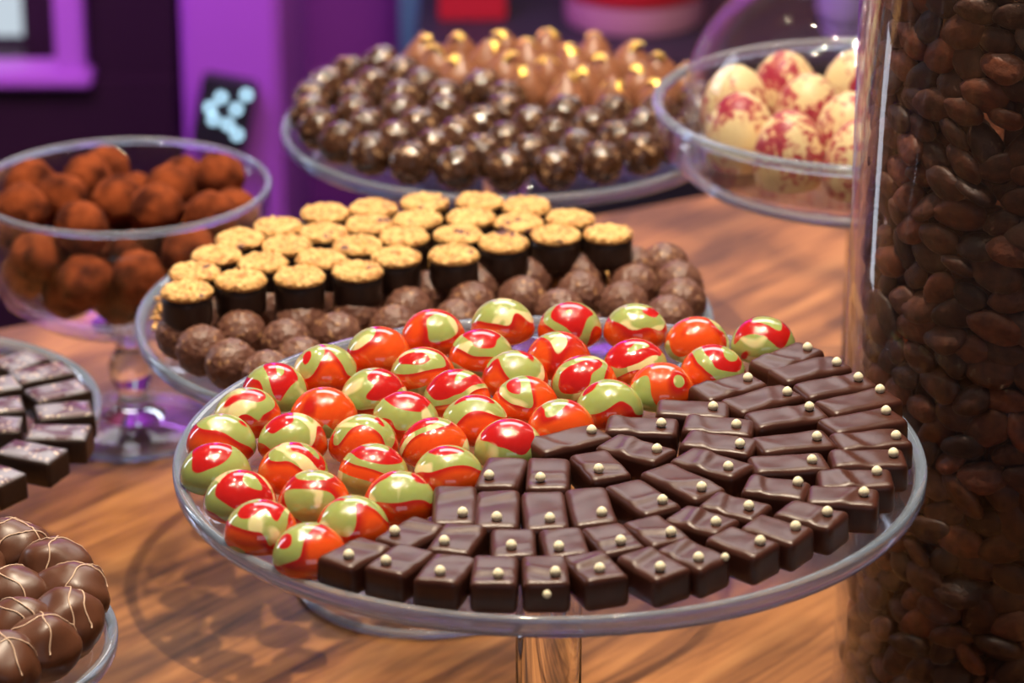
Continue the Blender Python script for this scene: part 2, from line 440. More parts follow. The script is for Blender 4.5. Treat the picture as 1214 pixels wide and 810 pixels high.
# small lit panel on the violet pier
pc = atD(266, 133, 2.985)
pan = tag(new_obj('light_panel', None, None, pc, (0, R(12), 0)), 'small black panel with pale blue lights on the violet pier', 'wall light')
new_obj('casing', box_mesh('casing', -0.026, 0.026, -0.012, 0.014, -0.034, 0.034, M['black'], 0.003), pan)
bb = bmesh.new(); bmesh.ops.create_icosphere(bb, subdivisions=2, radius=0.0042); bulb_me = bm_mesh('bulb', bb, M['led'])
for (bx, by) in ((262, 116), (249, 128), (253, 142), (280, 130), (281, 160), (292, 113), (270, 148)):
    q = atD(bx, by, 2.97) - pc
    q = Matrix.Rotation(-R(12), 3, 'Y') @ q
    new_obj('bulb', bulb_me, pan, (q.x, -0.014, q.z))

# dark counter behind the table with a tin, a box and a pot on it
cz = atD(700, 75, 2.95).z
cx0, cx1 = atD(497, 0, 3.0).x, 0.62
ctr = tag(new_obj('bar_counter', None, None, ((cx0 + cx1) / 2, 3.1, 0)), 'black counter behind the table, below the red tin', 'counter')
hw = (cx1 - cx0) / 2
new_obj('cabinet_body', box_mesh('cabinet_body', -hw, hw, -0.13, 0.22, 0, cz - 0.025, M['black'], 0.003), ctr)
new_obj('worktop', box_mesh('worktop', -hw - 0.005, hw + 0.01, -0.15, 0.24, cz - 0.025, cz, M['black'], 0.004), ctr)
tx = atD(752, 0, 3.1)
tin = tag(new_obj('gift_tin', None, None, (tx.x, 3.1, cz)), 'round pink tin with red bands standing on the dark counter', 'tin')
new_obj('tin_body', lathe('tin_body', [(0, 0), (0.066, 0), (0.068, 0.003), (0.068, 0.112), (0.066, 0.115), (0, 0.115)], M['pinkwhite'], 64, False), tin)
new_obj('red_band', lathe('red_band', [(0.0685, 0.028), (0.0695, 0.030), (0.0695, 0.050), (0.0685, 0.052)], M['red'], 64), tin)
new_obj('lid', lathe('lid', [(0, 0.118), (0.070, 0.118), (0.070, 0.092), (0.0665, 0.092), (0.0665, 0.1155), (0, 0.1155)][::-1], M['red'], 64, False), tin)
bx = atD(560, 0, 3.1)
bxo = tag(new_obj('gift_box', None, None, (bx.x, 3.12, cz)), 'dark red box standing on the dark counter beside the slate strip', 'box')
new_obj('box_body', box_mesh('box_body', -0.033, 0.033, -0.03, 0.03, 0, 0.055, M['red'], 0.002), bxo)
new_obj('box_lid', box_mesh('box_lid', -0.035, 0.035, -0.032, 0.032, 0.0552, 0.072, M['maroon'], 0.002), bxo)
pt = atD(1004, 0, 3.05)
pot = tag(new_obj('ceramic_pot', None, None, (pt.x, 3.06, cz)), 'pale lavender pot on the counter, seen through the glass dome', 'pot')
new_obj('pot_body', lathe('pot_body', [(0, 0), (0.020, 0), (0.027, 0.02), (0.031, 0.06), (0.028, 0.10), (0.024, 0.11), (0.022, 0.11), (0.026, 0.095), (0.028, 0.06), (0.023, 0.02), (0, 0.01)], M['lav'], 48, False), pot)
new_obj('pot_foot', lathe('pot_foot', [(0.0, -0.0), (0.022, -0.0), (0.022, 0.004), (0.0, 0.004)], M['lav'], 48, False), pot)

# the table
e0 = at(0, 388, 0); e1 = at(780, 240, 0)
ed = (e1 - e0).normalized(); en = Vector((-ed.y, ed.x, 0))
A = e0 - ed * 1.2; B = e1 + ed * 1.0
corners = [A, B, B - en * 2.0, A - en * 2.0]
bm = bmesh.new()
lo = [bm.verts.new((c.x, c.y, TZ - 0.04)) for c in corners]; hi = [bm.verts.new((c.x, c.y, TZ)) for c in corners]
bm.faces.new(lo[::-1]); bm.faces.new(hi)
for i in range(4): bm.faces.new((lo[i], lo[(i + 1) % 4], hi[(i + 1) % 4], hi[i]))
bmesh.ops.recalc_face_normals(bm, faces=bm.faces)
bmesh.ops.bevel(bm, geom=list(bm.edges), offset=0.004, segments=2, affect='EDGES')
cen = sum(corners, Vector()) / 4
tab = tag(new_obj('wooden_table', None, None, (cen.x, cen.y, 0)), 'orange-brown oiled wood table under all the glass stands', 'table')
o = new_obj('tabletop', bm_mesh('tabletop', bm, M['wood'], False), tab, (-cen.x, -cen.y, 0))
for (sa, sb) in ((0.1, -0.1), (0.1, -1.9), (0.9, -0.1), (0.9, -1.9)):
    q = A + (B - A) * sa + en * sb - cen
    new_obj('leg', box_mesh('leg', q.x - 0.035, q.x + 0.035, q.y - 0.035, q.y + 0.035, 0, TZ - 0.041, M['wood'], 0.004), tab)


# ------------------------------------------------------------------ glass stands
def stand(name, c, z, r, label, foot_r=0.064, stem_r=0.0135, lip=0.0034, cat='cake stand'):
    """flat glass cake stand: disc top surface at height z, thick polished rim, straight stem, round foot"""
    s = tag(new_obj(name, None, None, (c.x, c.y, TZ)), label, cat)
    th = 0.0042
    new_obj('plate_disc', lathe('plate_disc', [(0, z), (r - 0.004, z), (r - 0.004, z - th), (0, z - th)], M['thin'], 128, False), s)
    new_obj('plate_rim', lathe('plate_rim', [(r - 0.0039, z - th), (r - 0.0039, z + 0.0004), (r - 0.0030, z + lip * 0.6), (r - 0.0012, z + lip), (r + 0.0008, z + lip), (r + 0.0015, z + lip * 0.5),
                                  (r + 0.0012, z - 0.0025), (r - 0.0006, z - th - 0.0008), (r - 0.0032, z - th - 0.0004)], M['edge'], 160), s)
    zt = z - th - 0.0003
    new_obj('stem', lathe('stem', [(0, zt), (stem_r * 1.7, zt), (stem_r * 1.6, zt - 0.004), (stem_r * 1.05, zt - 0.009), (stem_r, zt - 0.02), (stem_r, 0.026),
                                   (stem_r * 1.2, 0.016), (stem_r * 1.9, 0.0095), (0, 0.0095)], M['glass'], 64, False), s)
    new_obj('foot', lathe('foot', [(0, 0.0092), (stem_r * 2, 0.0090), (foot_r * 0.6, 0.0068), (foot_r - 0.004, 0.0055), (foot_r, 0.0038), (foot_r, 0.0012), (foot_r - 0.002, 0.0002),
                                   (foot_r * 0.6, 0.0012), (0, 0.0012)], M['thin'], 128, False), s)
    new_obj('foot_rim', lathe('foot_rim', [(foot_r + 0.0004, 0.0004), (foot_r + 0.0022, 0.0012), (foot_r + 0.0026, 0.0032), (foot_r + 0.0012, 0.0052), (foot_r + 0.0004, 0.0044)], M['edge'], 128), s)  # ring added in the pale edge glass to brighten the foot outline
    return s


ZM, ZC, ZR, ZL, ZB = 0.200, 0.142, 0.140, 0.100, 0.140
(cM, rM), (cC, rC), (cR, rR), (cL, rL), (cB, rB) = disc_at(652, 563, ZM, 443), disc_at(503, 388, ZC, 340), disc_at(600, 158, ZR, 264), disc_at(-142, 500, ZL, 260), disc_at(-113, 772, ZB, 249)
stand('cake_stand', cM, ZM, rM, 'large clear glass cake stand carrying red and green bonbons and dark chocolates')
stand('cake_stand', cC, ZC, rC, 'glass cake stand carrying gold-topped cups and brown nut truffles')
stand('cake_stand', cR, ZR, rR, 'blurred glass cake stand at the back piled with dark and gold-tipped truffles')
stand('cake_stand', cL, ZL, rL, 'glass cake stand with glitter-dusted dark chocolate blocks, below the cocoa truffle bowl', foot_r=0.045)
stand('cake_stand', cB, ZB, rB, 'glass cake stand holding milk chocolate balls with caramel drizzle', foot_r=0.045)

# ------------------------------------------------------------------ marbled bonbons
RB = 0.0140
prof = []
for i in range(15):
    a = math.pi / 2 * i / 14; prof.append((RB * math.cos(math.pi / 2 - a) if i else 0, RB * 0.96 * math.cos(a)))
for i in range(1, 9):
    a = math.pi / 2 * i / 8; prof.append((RB * math.cos(a) ** 0.7 if i < 8 else 0, -RB * 0.36 * math.sin(a)))
prof = [(max(p[0], 0), p[1]) for p in prof]
marb_me = lathe('marbled_bonbon', prof, M['marble'], 40, False)
ROWS = [[(903, 405), (828, 405), (753, 389), (676, 387), (596, 383), (514, 396)],
        [(845, 439), (751, 433), (662, 425), (575, 423), (449, 417)],
        [(783, 461), (697, 453), (610, 449), (507, 446), (385, 439)],
        [(719, 478), (624, 476), (542, 472), (443, 469), (326, 462)],
        [(658, 500), (562, 498), (479, 496), (386, 490), (294, 491)],
        [(598, 524), (513, 527), (433, 523), (349, 522), (267, 522)],
        [(531, 560), (443, 560), (348, 558), (256, 558)],
        [(469, 594), (375, 593), (285, 591)],
        [(416, 620), (310, 627)],
        [(371, 653)]]
P = []; L = []
for ri, row in enumerate(ROWS):
    for k, (x, y) in enumerate(row):
        P.append(at(x, y + 8, ZM + 0.36 * RB)); L.append((ri, k, len(row)))
relax(P, 2 * RB + 0.0002, 30)
for p, (ri, k, n) in zip(P, L):
    if ri == 9: lab = 'red and green marbled bonbon alone at the front, touching the front dark chocolates'
    else: lab = f'red and green bonbon, {ORD[k]} from bean jar in {ORD[ri]} row from the back'
    o = new_obj('marbled_bonbon', marb_me, None, (p.x, p.y, TZ + ZM + 0.36 * RB + 0.0002), (0, 0, random.uniform(0, 6.28)))
    tag(o, lab, 'bonbon', 'marbled bonbons on the large stand')


# ------------------------------------------------------------------ dark chocolate rectangles with a sugar pearl
def rounded_block(name, l, wd, h, r, seed, mat, wavy=1.0, nx=16, ny=10):
    def axis(half, n):
        a = [-half, -half + r * 0.15, -half + r * 0.5, -half + r]
        a += [(-half + r) + (2 * half - 2 * r) * i / n for i in range(1, n)]
        return a + [half - r, half - r * 0.5, half - r * 0.15, half]
    X, Y, Z = axis(l / 2, nx), axis(wd / 2, ny), axis(h / 2, 4)
    V = []; idx = {}; Fc = []

    def vid(i, j, k):
        key = (i, j, k)
        if key not in idx: idx[key] = len(V); V.append(Vector((X[i], Y[j], Z[k])))
        return idx[key]
    nX, nY, nZ = len(X) - 1, len(Y) - 1, len(Z) - 1
    for i in range(nX):
        for j in range(nY):
            Fc.append((vid(i, j, nZ), vid(i + 1, j, nZ), vid(i + 1, j + 1, nZ), vid(i, j + 1, nZ)))
            Fc.append((vid(i, j, 0), vid(i, j + 1, 0), vid(i + 1, j + 1, 0), vid(i + 1, j, 0)))
    for i in range(nX):
        for k in range(nZ):
            Fc.append((vid(i, 0, k), vid(i + 1, 0, k), vid(i + 1, 0, k + 1), vid(i, 0, k + 1)))
            Fc.append((vid(i, nY, k), vid(i, nY, k + 1), vid(i + 1, nY, k + 1), vid(i + 1, nY, k)))
    for j in range(nY):
        for k in range(nZ):
            Fc.append((vid(0, j, k), vid(0, j, k + 1), vid(0, j + 1, k + 1), vid(0, j + 1, k)))
            Fc.append((vid(nX, j, k), vid(nX, j + 1, k), vid(nX, j + 1, k + 1), vid(nX, j, k + 1)))
    rs = random.Random(seed)
    ridge = rs.uniform(-0.25, 0.38) * l * -1; ang = rs.uniform(-0.6, 0.6); amp = rs.choice([0.0003, 0.0008, 0.0012]) * wavy; sk = rs.uniform(-0.06, 0.06)
    out = []
    for v in V:
        inner = Vector((max(-l / 2 + r, min(l / 2 - r, v.x)), max(-wd / 2 + r, min(wd / 2 - r, v.y)), max(-h / 2 + r, min(h / 2 - r, v.z))))
        d = v - inner
        if d.length > 1e-9: v = inner + d.normalized() * min(r, d.length if max(abs(d.x), abs(d.y), abs(d.z)) >= r * 0.999 or True else r) if False else inner + d.normalized() * r
        t_ = max(0, v.z / (h / 2))
        dist = (v.x - ridge) * math.cos(ang) + v.y * math.sin(ang)
        edge = max(0, 1 - (abs(v.y) / (wd / 2)) ** 4)
        dz = amp * math.exp(-(dist / 0.0022) ** 2) * edge - 0.5 * amp * math.exp(-((dist - 0.004) / 0.003) ** 2) * edge
        dz += 0.0006 * wavy * noise.noise(Vector((v.x * 90 + seed * 7.1, v.y * 90, seed)))
        fl = 1 + 0.03 * (1 - (v.z + h / 2) / h)
        out.append(Vector((v.x * fl + v.y * sk, v.y * fl, v.z + h / 2 + dz * t_)))
    return mesh_from(name, out, Fc, mat)


CL, CW, CH = 0.028, 0.0168, 0.0128
bodies = [rounded_block('chocolate_body', CL, CW, CH, 0.0026, s, M['dark']) for s in range(7)]
bb = bmesh.new(); bmesh.ops.create_uvsphere(bb, u_segments=16, v_segments=10, radius=0.0021)
for v_ in bb.verts: v_.co.z = v_.co.z * 0.85 + 0.0004 * max(0, v_.co.z / 0.0021) ** 3
pearl_me = bm_mesh('sugar_pearl', bb, M['pearl'])
# (outer x, y, inner x, y) of each top face; rings from the rim inwards, pieces from the front round to the jar side
RINGS = [[(402, 663, 440, 644), (455, 675, 493, 649), (518, 685, 538, 660), (585, 688, 588, 661), (648, 689, 645, 659), (720, 685, 691, 656), (796, 678, 754, 655),
          (847, 667, 796, 644), (908, 651, 854, 631), (953, 635, 890, 616), (996, 616, 928, 600), (1041, 589, 958, 584), (1058, 565, 970, 567), (1073, 540, 985, 543),
          (1074, 515, 990, 523), (1065, 489, 980, 505), (1058, 465, 977, 482), (1031, 447, 949, 463), (999, 427, 921, 444), (965, 408, 900, 436)],
         [(466, 641, 507, 619), (530, 653, 553, 620), (609, 658, 608, 627), (674, 658, 664, 625), (741, 651, 713, 623), (796, 641, 760, 614), (863, 624, 802, 607),
          (905, 606, 839, 591), (958, 581, 884, 571), (980, 545, 891, 550), (984, 517, 897, 526), (975, 484, 890, 498), (941, 461, 866, 481), (898, 447, 828, 466)],
         [(538, 619, 540, 575), (588, 625, 591, 579), (649, 626, 643, 581), (708, 622, 693, 575), (787, 604, 737, 571), (845, 586, 775, 552), (883, 558, 807, 537),
          (895, 528, 811, 518), (893, 506, 811, 499), (864, 485, 779, 481)],
         [(587, 576, 602, 541), (649, 578, 651, 542), (726, 565, 697, 535), (790, 540, 719, 521), (803, 504, 719, 501), (715, 509, 632, 528)]]
RN = ['the rim ring', 'second ring inwards', 'third ring inwards', 'innermost ring']
proto = None; k = 0
for ri, ring in enumerate(RINGS):
    n = len(ring)
    for j, (ox, oy, ix, iy) in enumerate(ring):
        po, pi = at(ox, oy, ZM + CH), at(ix, iy, ZM + CH)
        d = po - pi; c = (po + pi) / 2; ln = max(0.0235, min(0.033, d.length)) + 0.0005
        root = new_obj('pearl_chocolate', None, None, (c.x, c.y, TZ + ZM + 0.0002), (0, 0, math.atan2(d.y, d.x)))
        b = new_obj('chocolate_body', bodies[k % 7], root); b.scale.x = ln / CL
        new_obj('sugar_pearl', pearl_me, root, (ln / 2 - 0.0058 + random.uniform(-.001, .001), random.uniform(-.0035, .0035), CH + 0.0011))
        if (ri, j) == (0, 4): new_obj('sugar_pearl', pearl_me, root, (ln / 2 + 0.0012, 0.0, CH - 0.0042)).scale = (.75, .75, .75)
        if (ri, j) == (0, 7): new_obj('sugar_pearl', pearl_me, root, (ln / 2 - 0.0015, 0.006, CH - 0.0002)).scale = (.75, .75, .75)
        tag(root, f'dark rectangular chocolate with cream pearl, {ORD[n - 1 - j]} from the back in {RN[ri]}', 'chocolate', 'dark chocolates with a pearl on the large stand')
        k += 1


# ------------------------------------------------------------------ rough truffle meshes
def rough_ball(name, r, seed, mat, amp=0.03, fr=4.0, sub=4, sq=1.0, lump=0.0):
    b = bmesh.new(); bmesh.ops.create_icosphere(b, subdivisions=sub, radius=1)
    for v_ in b.verts:
        n_ = v_.co.normalized()
        d = 1 + amp * noise.fractal(n_ * fr + Vector((seed * 3.7, 0, 0)), 0.7, 2.0, 4) + lump * noise.noise(n_ * 1.3 + Vector((0, seed * 5.1, 0)))
        v_.co = Vector((n_.x * r * d, n_.y * r * d, n_.z * r * d * sq))
    return bm_mesh(name, b, mat)


# nut truffles on the middle stand
RT = 0.0125
nutm = [rough_ball('nut_truffle', RT * 0.97, s, M['nut'], 0.05, 4.2, 5) for s in range(5)]
NROWS = [('row at the stand\'s open end', [(190, 401), (225, 421), (269, 436), (298, 450)]),
         ('second row from the open end', [(253, 380), (291, 398), (336, 409), (355, 427)]),
         ('third row from the open end', [(316, 367), (357, 384), (399, 399)]),
         ('fourth row from the open end', [(382, 362), (425, 374), (466, 387)]),
         ('fifth row from the open end', [(445, 355), (485, 369)]),
         ('row below the middle gold cups', [(569, 341), (513, 354), (551, 363), (544, 382)]),
         ('row below the second-last gold cup', [(627, 333), (621, 357)]),
         ('row below the last gold cup', [(690, 330), (690, 350), (662, 371)]),
         ('row before last on the bare-table side', [(751, 321), (752, 341), (738, 362)]),
         ('rim row on the bare-table side', [(809, 314), (813, 338), (808, 360), (794, 378)])]
P = []; L = []
for nm, row in NROWS:
    for q, (x, y) in enumerate(row): P.append(at(x, y, ZC + RT)); L.append((nm, q))
relax(P, 2 * RT * 0.985, 60)
NUTP = [p.copy() for p in P]
for i, (p, (nm, q)) in enumerate(zip(P, L)):
    dd = Vector((p.x - cC.x, p.y - cC.y, 0))
    if dd.length > rC - RT - 0.002: dd = dd.normalized() * (rC - RT - 0.002)
    o = new_obj('nut_truffle', nutm[i % 5], None, (cC.x + dd.x, cC.y + dd.y, TZ + ZC + RT * 0.985), (random.uniform(-.2, .2), random.uniform(-.2, .2), random.uniform(0, 6)))
    tag(o, f'brown nut truffle, {ORD[q]} from gold cups in {nm}', 'truffle', 'nut truffles on the middle stand')

# gold-crumbed chocolate cups, two layers
CR_, CHH = 0.0120, 0.0170


def crumb_disc(seed):
    V = [(0, 0, 0.0015)]; Fc = []; NR, NA = 9, 48
    for i in range(1, NR + 1):
        rr = CR_ * 1.03 * i / NR
        for a_ in range(NA):
            an = 2 * math.pi * a_ / NA
            r2 = rr * (1 + (0.035 * noise.noise(Vector((math.cos(an) * 4, math.sin(an) * 4, seed))) if i > NR - 2 else 0))
            zz = 0.0012 + 0.0026 * abs(noise.noise(Vector((rr * math.cos(an) * 700, rr * math.sin(an) * 700, seed * 3.3)))) + 0.0007 * noise.noise(Vector((rr * math.cos(an) * 150, rr * math.sin(an) * 150, seed)))
            if i == NR: zz = 0.0002
            V.append((r2 * math.cos(an), r2 * math.sin(an), zz))
    for a_ in range(NA): Fc.append((0, 1 + a_, 1 + (a_ + 1) % NA))
    for i in range(NR - 1):
        for a_ in range(NA):
            p0 = 1 + i * NA; p1 = p0 + NA; Fc.append((p0 + a_, p1 + a_, p1 + (a_ + 1) % NA, p0 + (a_ + 1) % NA))
    s0 = len(V) - NA; z1 = len(V)
    for a_ in range(NA):
        x_, y_, _ = V[s0 + a_]; V.append((x_, y_, -0.0013))
    for a_ in range(NA): Fc.append((s0 + a_, z1 + a_, z1 + (a_ + 1) % NA, s0 + (a_ + 1) % NA))
    Fc.append(tuple(z1 + a_ for a_ in reversed(range(NA))))
    return mesh_from('crumb_topping', V, Fc, M['crumb'])


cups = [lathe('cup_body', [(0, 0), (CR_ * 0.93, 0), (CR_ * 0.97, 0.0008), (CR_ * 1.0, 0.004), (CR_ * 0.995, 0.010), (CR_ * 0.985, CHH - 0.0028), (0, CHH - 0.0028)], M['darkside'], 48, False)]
crs = [crumb_disc(s + 0.5) for s in range(5)]


def cup(p, z, lab, grp, s):
    root = tag(new_obj('crumb_cup', None, None, (p.x, p.y, TZ + z), (0, 0, random.uniform(0, 6))), lab, 'chocolate', grp)
    new_obj('cup_body', cups[0], root)
    new_obj('crumb_topping', crs[s % 5], root, (0, 0, CHH - 0.0014))


GROWS = [('front row', [(721, 276), (658, 277), (597, 287), (538, 301), (468, 303), (423, 320), (355, 327), (283, 331), (222, 343)]),
         ('second row', [(676, 258), (613, 263), (543, 277), (479, 280), (425, 290), (381, 306), (309, 310), (234, 322)]),
         ('third row', [(623, 244), (562, 257), (494, 258), (436, 266), (384, 274), (341, 290), (259, 302)]),
         ('back row', [(569, 238), (503, 240), (442, 246), (386, 252), (333, 268), (284, 283)])]
P = []; L = []
for nm, row in GROWS:
    for q, (x, y) in enumerate(row): P.append(at(x, y, ZC + 2 * CHH + 0.0008)); L.append((nm, q))
relax(P, 2 * CR_ * 1.045, 60)
zl = ZC + 0.0002; zu = zl + CHH + 0.0014
for i, (p, (nm, q)) in enumerate(zip(P, L)):
    cup(p, zu, f'gold-topped dark cup in the upper layer, {ORD[q]} from bean jar in its {nm}', 'gold-topped cups, upper layer', i)
# lower layer: fills the back half of the stand wherever no truffle lies
Q = []; sp = 2 * CR_ * 1.06
for a_ in range(-8, 9):
    for b_ in range(-8, 9):
        x = cC.x + (a_ + 0.5 * (b_ % 2)) * sp; y = cC.y + b_ * sp * 0.866
        if math.hypot(x - cC.x, y - cC.y) > rC - CR_ - 0.004: continue
        if min(math.hypot(x - t_.x, y - t_.y) for t_ in NUTP) < RT + CR_ - 0.0005: continue
        near = min(math.hypot(x - t_.x, y - t_.y) for t_ in P)
        if near > 0.030 or x < cC.x - 0.112: continue
        Q.append(Vector((x, y, 0)))
for p in []:
    if all((p - q).xy.length > sp for q in Q) and min((p - t_).xy.length for t_ in NUTP) > RT + CR_ - .002: Q.append(p)
Q.sort(key=lambda p: (-round(p.y, 3), -p.x))
for i, p in enumerate(Q):
    cup(p, zl, 'gold-crumbed chocolate cup in the lower layer, under the upper gold cups', 'gold-topped cups, lower layer', i + 2)


# loose golden crumbs scattered between the cups and the truffles
V = []; Fc = []
rc_ = random.Random(3); ib = bmesh.new(); bmesh.ops.create_icosphere(ib, subdivisions=1, radius=1)
iv = [v_.co.copy() for v_ in ib.verts]; ifc = [tuple(x.index for x in f.verts) for f in ib.faces]; ib.free()
for (x, y, n_) in ((778, 318, 40), (760, 322, 26), (725, 330, 26), (655, 338, 30), (600, 343, 26), (520, 358, 24), (480, 352, 20), (640, 340, 24), (190, 362, 60), (186, 380, 40), (790, 308, 20)):
    c = at(x, y, ZC + 0.006)
    for _ in range(n_):
        q = Vector((rc_.gauss(0, .006), rc_.gauss(0, .004), 0))
        if (c + q - cC).xy.length > rC - 0.008: continue
        zz = rc_.uniform(0.0026, 0.012 * max(0.15, 1 - q.length / 0.012))
        rr = rc_.uniform(.0011, .0024); e = Euler((rc_.uniform(0, 6), rc_.uniform(0, 6), 0)).to_matrix()
        b0 = len(V); V.extend([c + q + Vector((0, 0, zz - 0.006)) + e @ Vector((v_.x * rr, v_.y * rr * .8, v_.z * rr * .5)) for v_ in iv]); Fc.extend([tuple(b0 + k_ for k_ in f) for f in ifc])
o = new_obj('loose_crumbs', mesh_from('loose_crumbs', V, Fc, M['crumb']))
tag(o, 'loose golden crumbs heaped between the gold cups and the nut truffles', 'crumbs', None, 'stuff')

# ------------------------------------------------------------------ rear stand: nib truffles and gold-tipped ones
RR = 0.0128
nibm = [rough_ball('nib_truffle', RR * 0.95, s + 20, M['nib'], 0.09, 4.0) for s in range(5)]


def amber_mesh(seed):
    prof = [(0, 0), (0.0085, 0), (0.0118, 0.0018), (0.0127, 0.006), (0.0125, 0.011), (0.0112, 0.0155), (0.0086, 0.0195), (0.0052, 0.0232), (0.0024, 0.0262), (0, 0.0278)]
    m = lathe('gold_tipped_truffle_body', prof, M['amber'], 32, False)
    for v_ in m.vertices:
        c_ = v_.co; n_ = noise.noise_vector(Vector((c_.x * 90, c_.y * 90, c_.z * 90 + seed * 4))) * 0.0012
        v_.co = c_ + Vector((n_.x + c_.z * 0.10 * math.cos(seed), n_.y + c_.z * 0.10 * math.sin(seed), n_.z if c_.z > 0.003 else 0))
    return m


amb = [amber_mesh(s) for s in range(4)]
V = []; Fc = []
for i in range(8):
    for j in range(8):
        u = (i / 7 - .5); v__ = (j / 7 - .5); V.append((u * 0.0122, v__ * 0.0092, 0.0016 * noise.noise(Vector((u * 5, v__ * 5, 3))) - 0.010 * (u * u + v__ * v__)))
for i in range(7):
    for j in range(7): Fc.append((i * 8 + j, (i + 1) * 8 + j, (i + 1) * 8 + j + 1, i * 8 + j + 1))
leaf_me = mesh_from('gold_leaf', V, Fc, M['gold'])
rows = []
ringr = rR - RR - 0.003
P = []
nring = 0
while ringr > 0.004:
    cnt = max(1, int(2 * math.pi * ringr / (2 * RR * 1.04)))
    for i in range(cnt):
        a = 2 * math.pi * (i + 0.5 * (nring % 2)) / cnt - math.pi / 2
        P.append((nring, i, cR.x + ringr * math.cos(a), cR.y + ringr * math.sin(a)))
    ringr -= 2 * RR * 0.97; nring += 1
RNAME = ['ring along the rim', 'second ring from the rim', 'third ring from the rim', 'fourth ring from the rim', 'centre', 'centre']
ND = {}; NA_ = {}
xs = at(600, 100, ZR)
bnd = [(460, 62), (560, 100), (650, 122), (700, 128), (830, 118)]
for (rg, i, x, y) in P:
    # project to find which side of the dividing line of the two kinds it lies on
    rel = Vector((x, y, ZR + RR - CAMH)); cz_ = rel.y * math.cos(PITCH) - rel.z * math.sin(PITCH); up = rel.y * math.sin(PITCH) + rel.z * math.cos(PITCH)
    ppx = 607 + F * rel.x / cz_; ppy = 405 - F * up / cz_
    yb = bnd[0][1] - 200
    for (a0, a1) in zip(bnd, bnd[1:]):
        if a0[0] <= ppx <= a1[0]: yb = a0[1] + (a1[1] - a0[1]) * (ppx - a0[0]) / (a1[0] - a0[0])
    if ppx > 830: yb = 118
    jx, jy = random.uniform(-.0004, .0004), random.uniform(-.0004, .0004)
    if ppy < yb:
        NA_[rg] = NA_.get(rg, 0) + 1
        root = new_obj('gold_tipped_truffle', None, None, (x + jx, y + jy, TZ + ZR + 0.0003), (0, 0, random.uniform(0, 6)))
        sd = random.randrange(4)
        new_obj('truffle_body', amb[sd], root)
        new_obj('gold_leaf', leaf_me, root, (0.0024 * math.cos(sd), 0.0024 * math.sin(sd), 0.0262), (random.uniform(-.5, .5), random.uniform(-.5, .5), random.uniform(0, 3)))
        tag(root, f'gold-tipped amber truffle, {ORD[min(21, NA_[rg] - 1)]} anticlockwise in {RNAME[rg]} of back stand', 'truffle', 'gold-tipped truffles on the back stand')
    else:
        ND[rg] = ND.get(rg, 0) + 1
        o = new_obj('nib_truffle', nibm[random.randrange(5)], None, (x + jx, y + jy, TZ + ZR + RR * 0.985), (random.uniform(0, 6), random.uniform(0, 6), random.uniform(0, 6)))
        tag(o, f'dark nib truffle, {ORD[min(21, ND[rg] - 1)]} anticlockwise in {RNAME[rg]} of back stand', 'truffle', 'dark nib truffles on the back stand')

# ------------------------------------------------------------------ lustre-dusted blocks on the stand at the left edge
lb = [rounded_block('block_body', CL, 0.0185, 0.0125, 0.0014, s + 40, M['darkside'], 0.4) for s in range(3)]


def dust_top(seed):
    l, wd = CL - 0.0016, 0.0171; V = []; Fc = []; nx, ny = 14, 10
    for i in range(nx + 1):
        for j in range(ny + 1):
            x = (i / nx - .5) * l; y = (j / ny - .5) * wd
            e = max(abs(i / nx - .5), abs(j / ny - .5)) * 2
            V.append((x, y, 0.0011 - 0.0008 * e ** 8 + 0.0005 * noise.noise(Vector((x * 120, y * 120, seed)))))
    for i in range(nx):
        for j in range(ny):
            a = i * (ny + 1) + j; Fc.append((a, a + ny + 1, a + ny + 2, a + 1))
    n0 = len(V)
    per = [i * (ny + 1) for i in range(nx + 1)] + [nx * (ny + 1) + j for j in range(1, ny + 1)] + [i * (ny + 1) + ny for i in range(nx - 1, -1, -1)] + [j for j in range(ny - 1, 0, -1)]
    for q in per: V.append((V[q][0], V[q][1], -0.001))
    for a in range(len(per)):
        b_ = (a + 1) % len(per); Fc.append((per[a], n0 + a, n0 + b_, per[b_]))
    return mesh_from('dusted_top', V, Fc, M['lustre'])


dt = [dust_top(s) for s in range(3)]
LBL = [(42, 420, 4, 434, 'partly hidden block farthest along the rim'), (82, 434, 16, 447, 'block nearest the bowl of cocoa truffles'), (100, 455, 36, 469, 'second block from the cocoa bowl along the rim'),
       (110, 482, 42, 488, 'third block from the cocoa bowl along the rim'), (106, 512, 33, 511, 'fourth block from the cocoa bowl along the rim'), (70, 541, 4, 528, 'fifth block from the cocoa bowl along the rim'),
       (20, 570, -45, 548, 'sixth block from the cocoa bowl, cut by the edge'), (22, 451, -44, 462, 'block in the inner row beside the second rim block'), (28, 477, -42, 483, 'block in the inner row beside the third rim block'),
       (26, 502, -44, 503, 'block in the inner row beside the fourth rim block')]
for i, (ox, oy, ix, iy, lab) in enumerate(LBL):
    po, pi = at(ox, oy, ZL + 0.0132), at(ix, iy, ZL + 0.0132); d = po - pi; c = (po + pi) / 2
    root = tag(new_obj('dusted_chocolate', None, None, (c.x, c.y, TZ + ZL + 0.0003), (0, 0, math.atan2(d.y, d.x))), 'glitter-dusted dark chocolate, ' + lab, 'chocolate', 'glitter-dusted chocolate blocks')
    sc_ = max(.9, min(1.1, d.length / CL))
    new_obj('block_body', lb[i % 3], root).scale.x = sc_
    new_obj('dusted_top', dt[i % 3], root, (0, 0, 0.0124)).scale.x = sc_

# ------------------------------------------------------------------ drizzled balls
RD_ = 0.0147
dm = [rough_ball('ball_body', RD_, s + 60, M['milk'], 0.022, 2.2, 4, 0.93, 0.17) for s in range(5)]


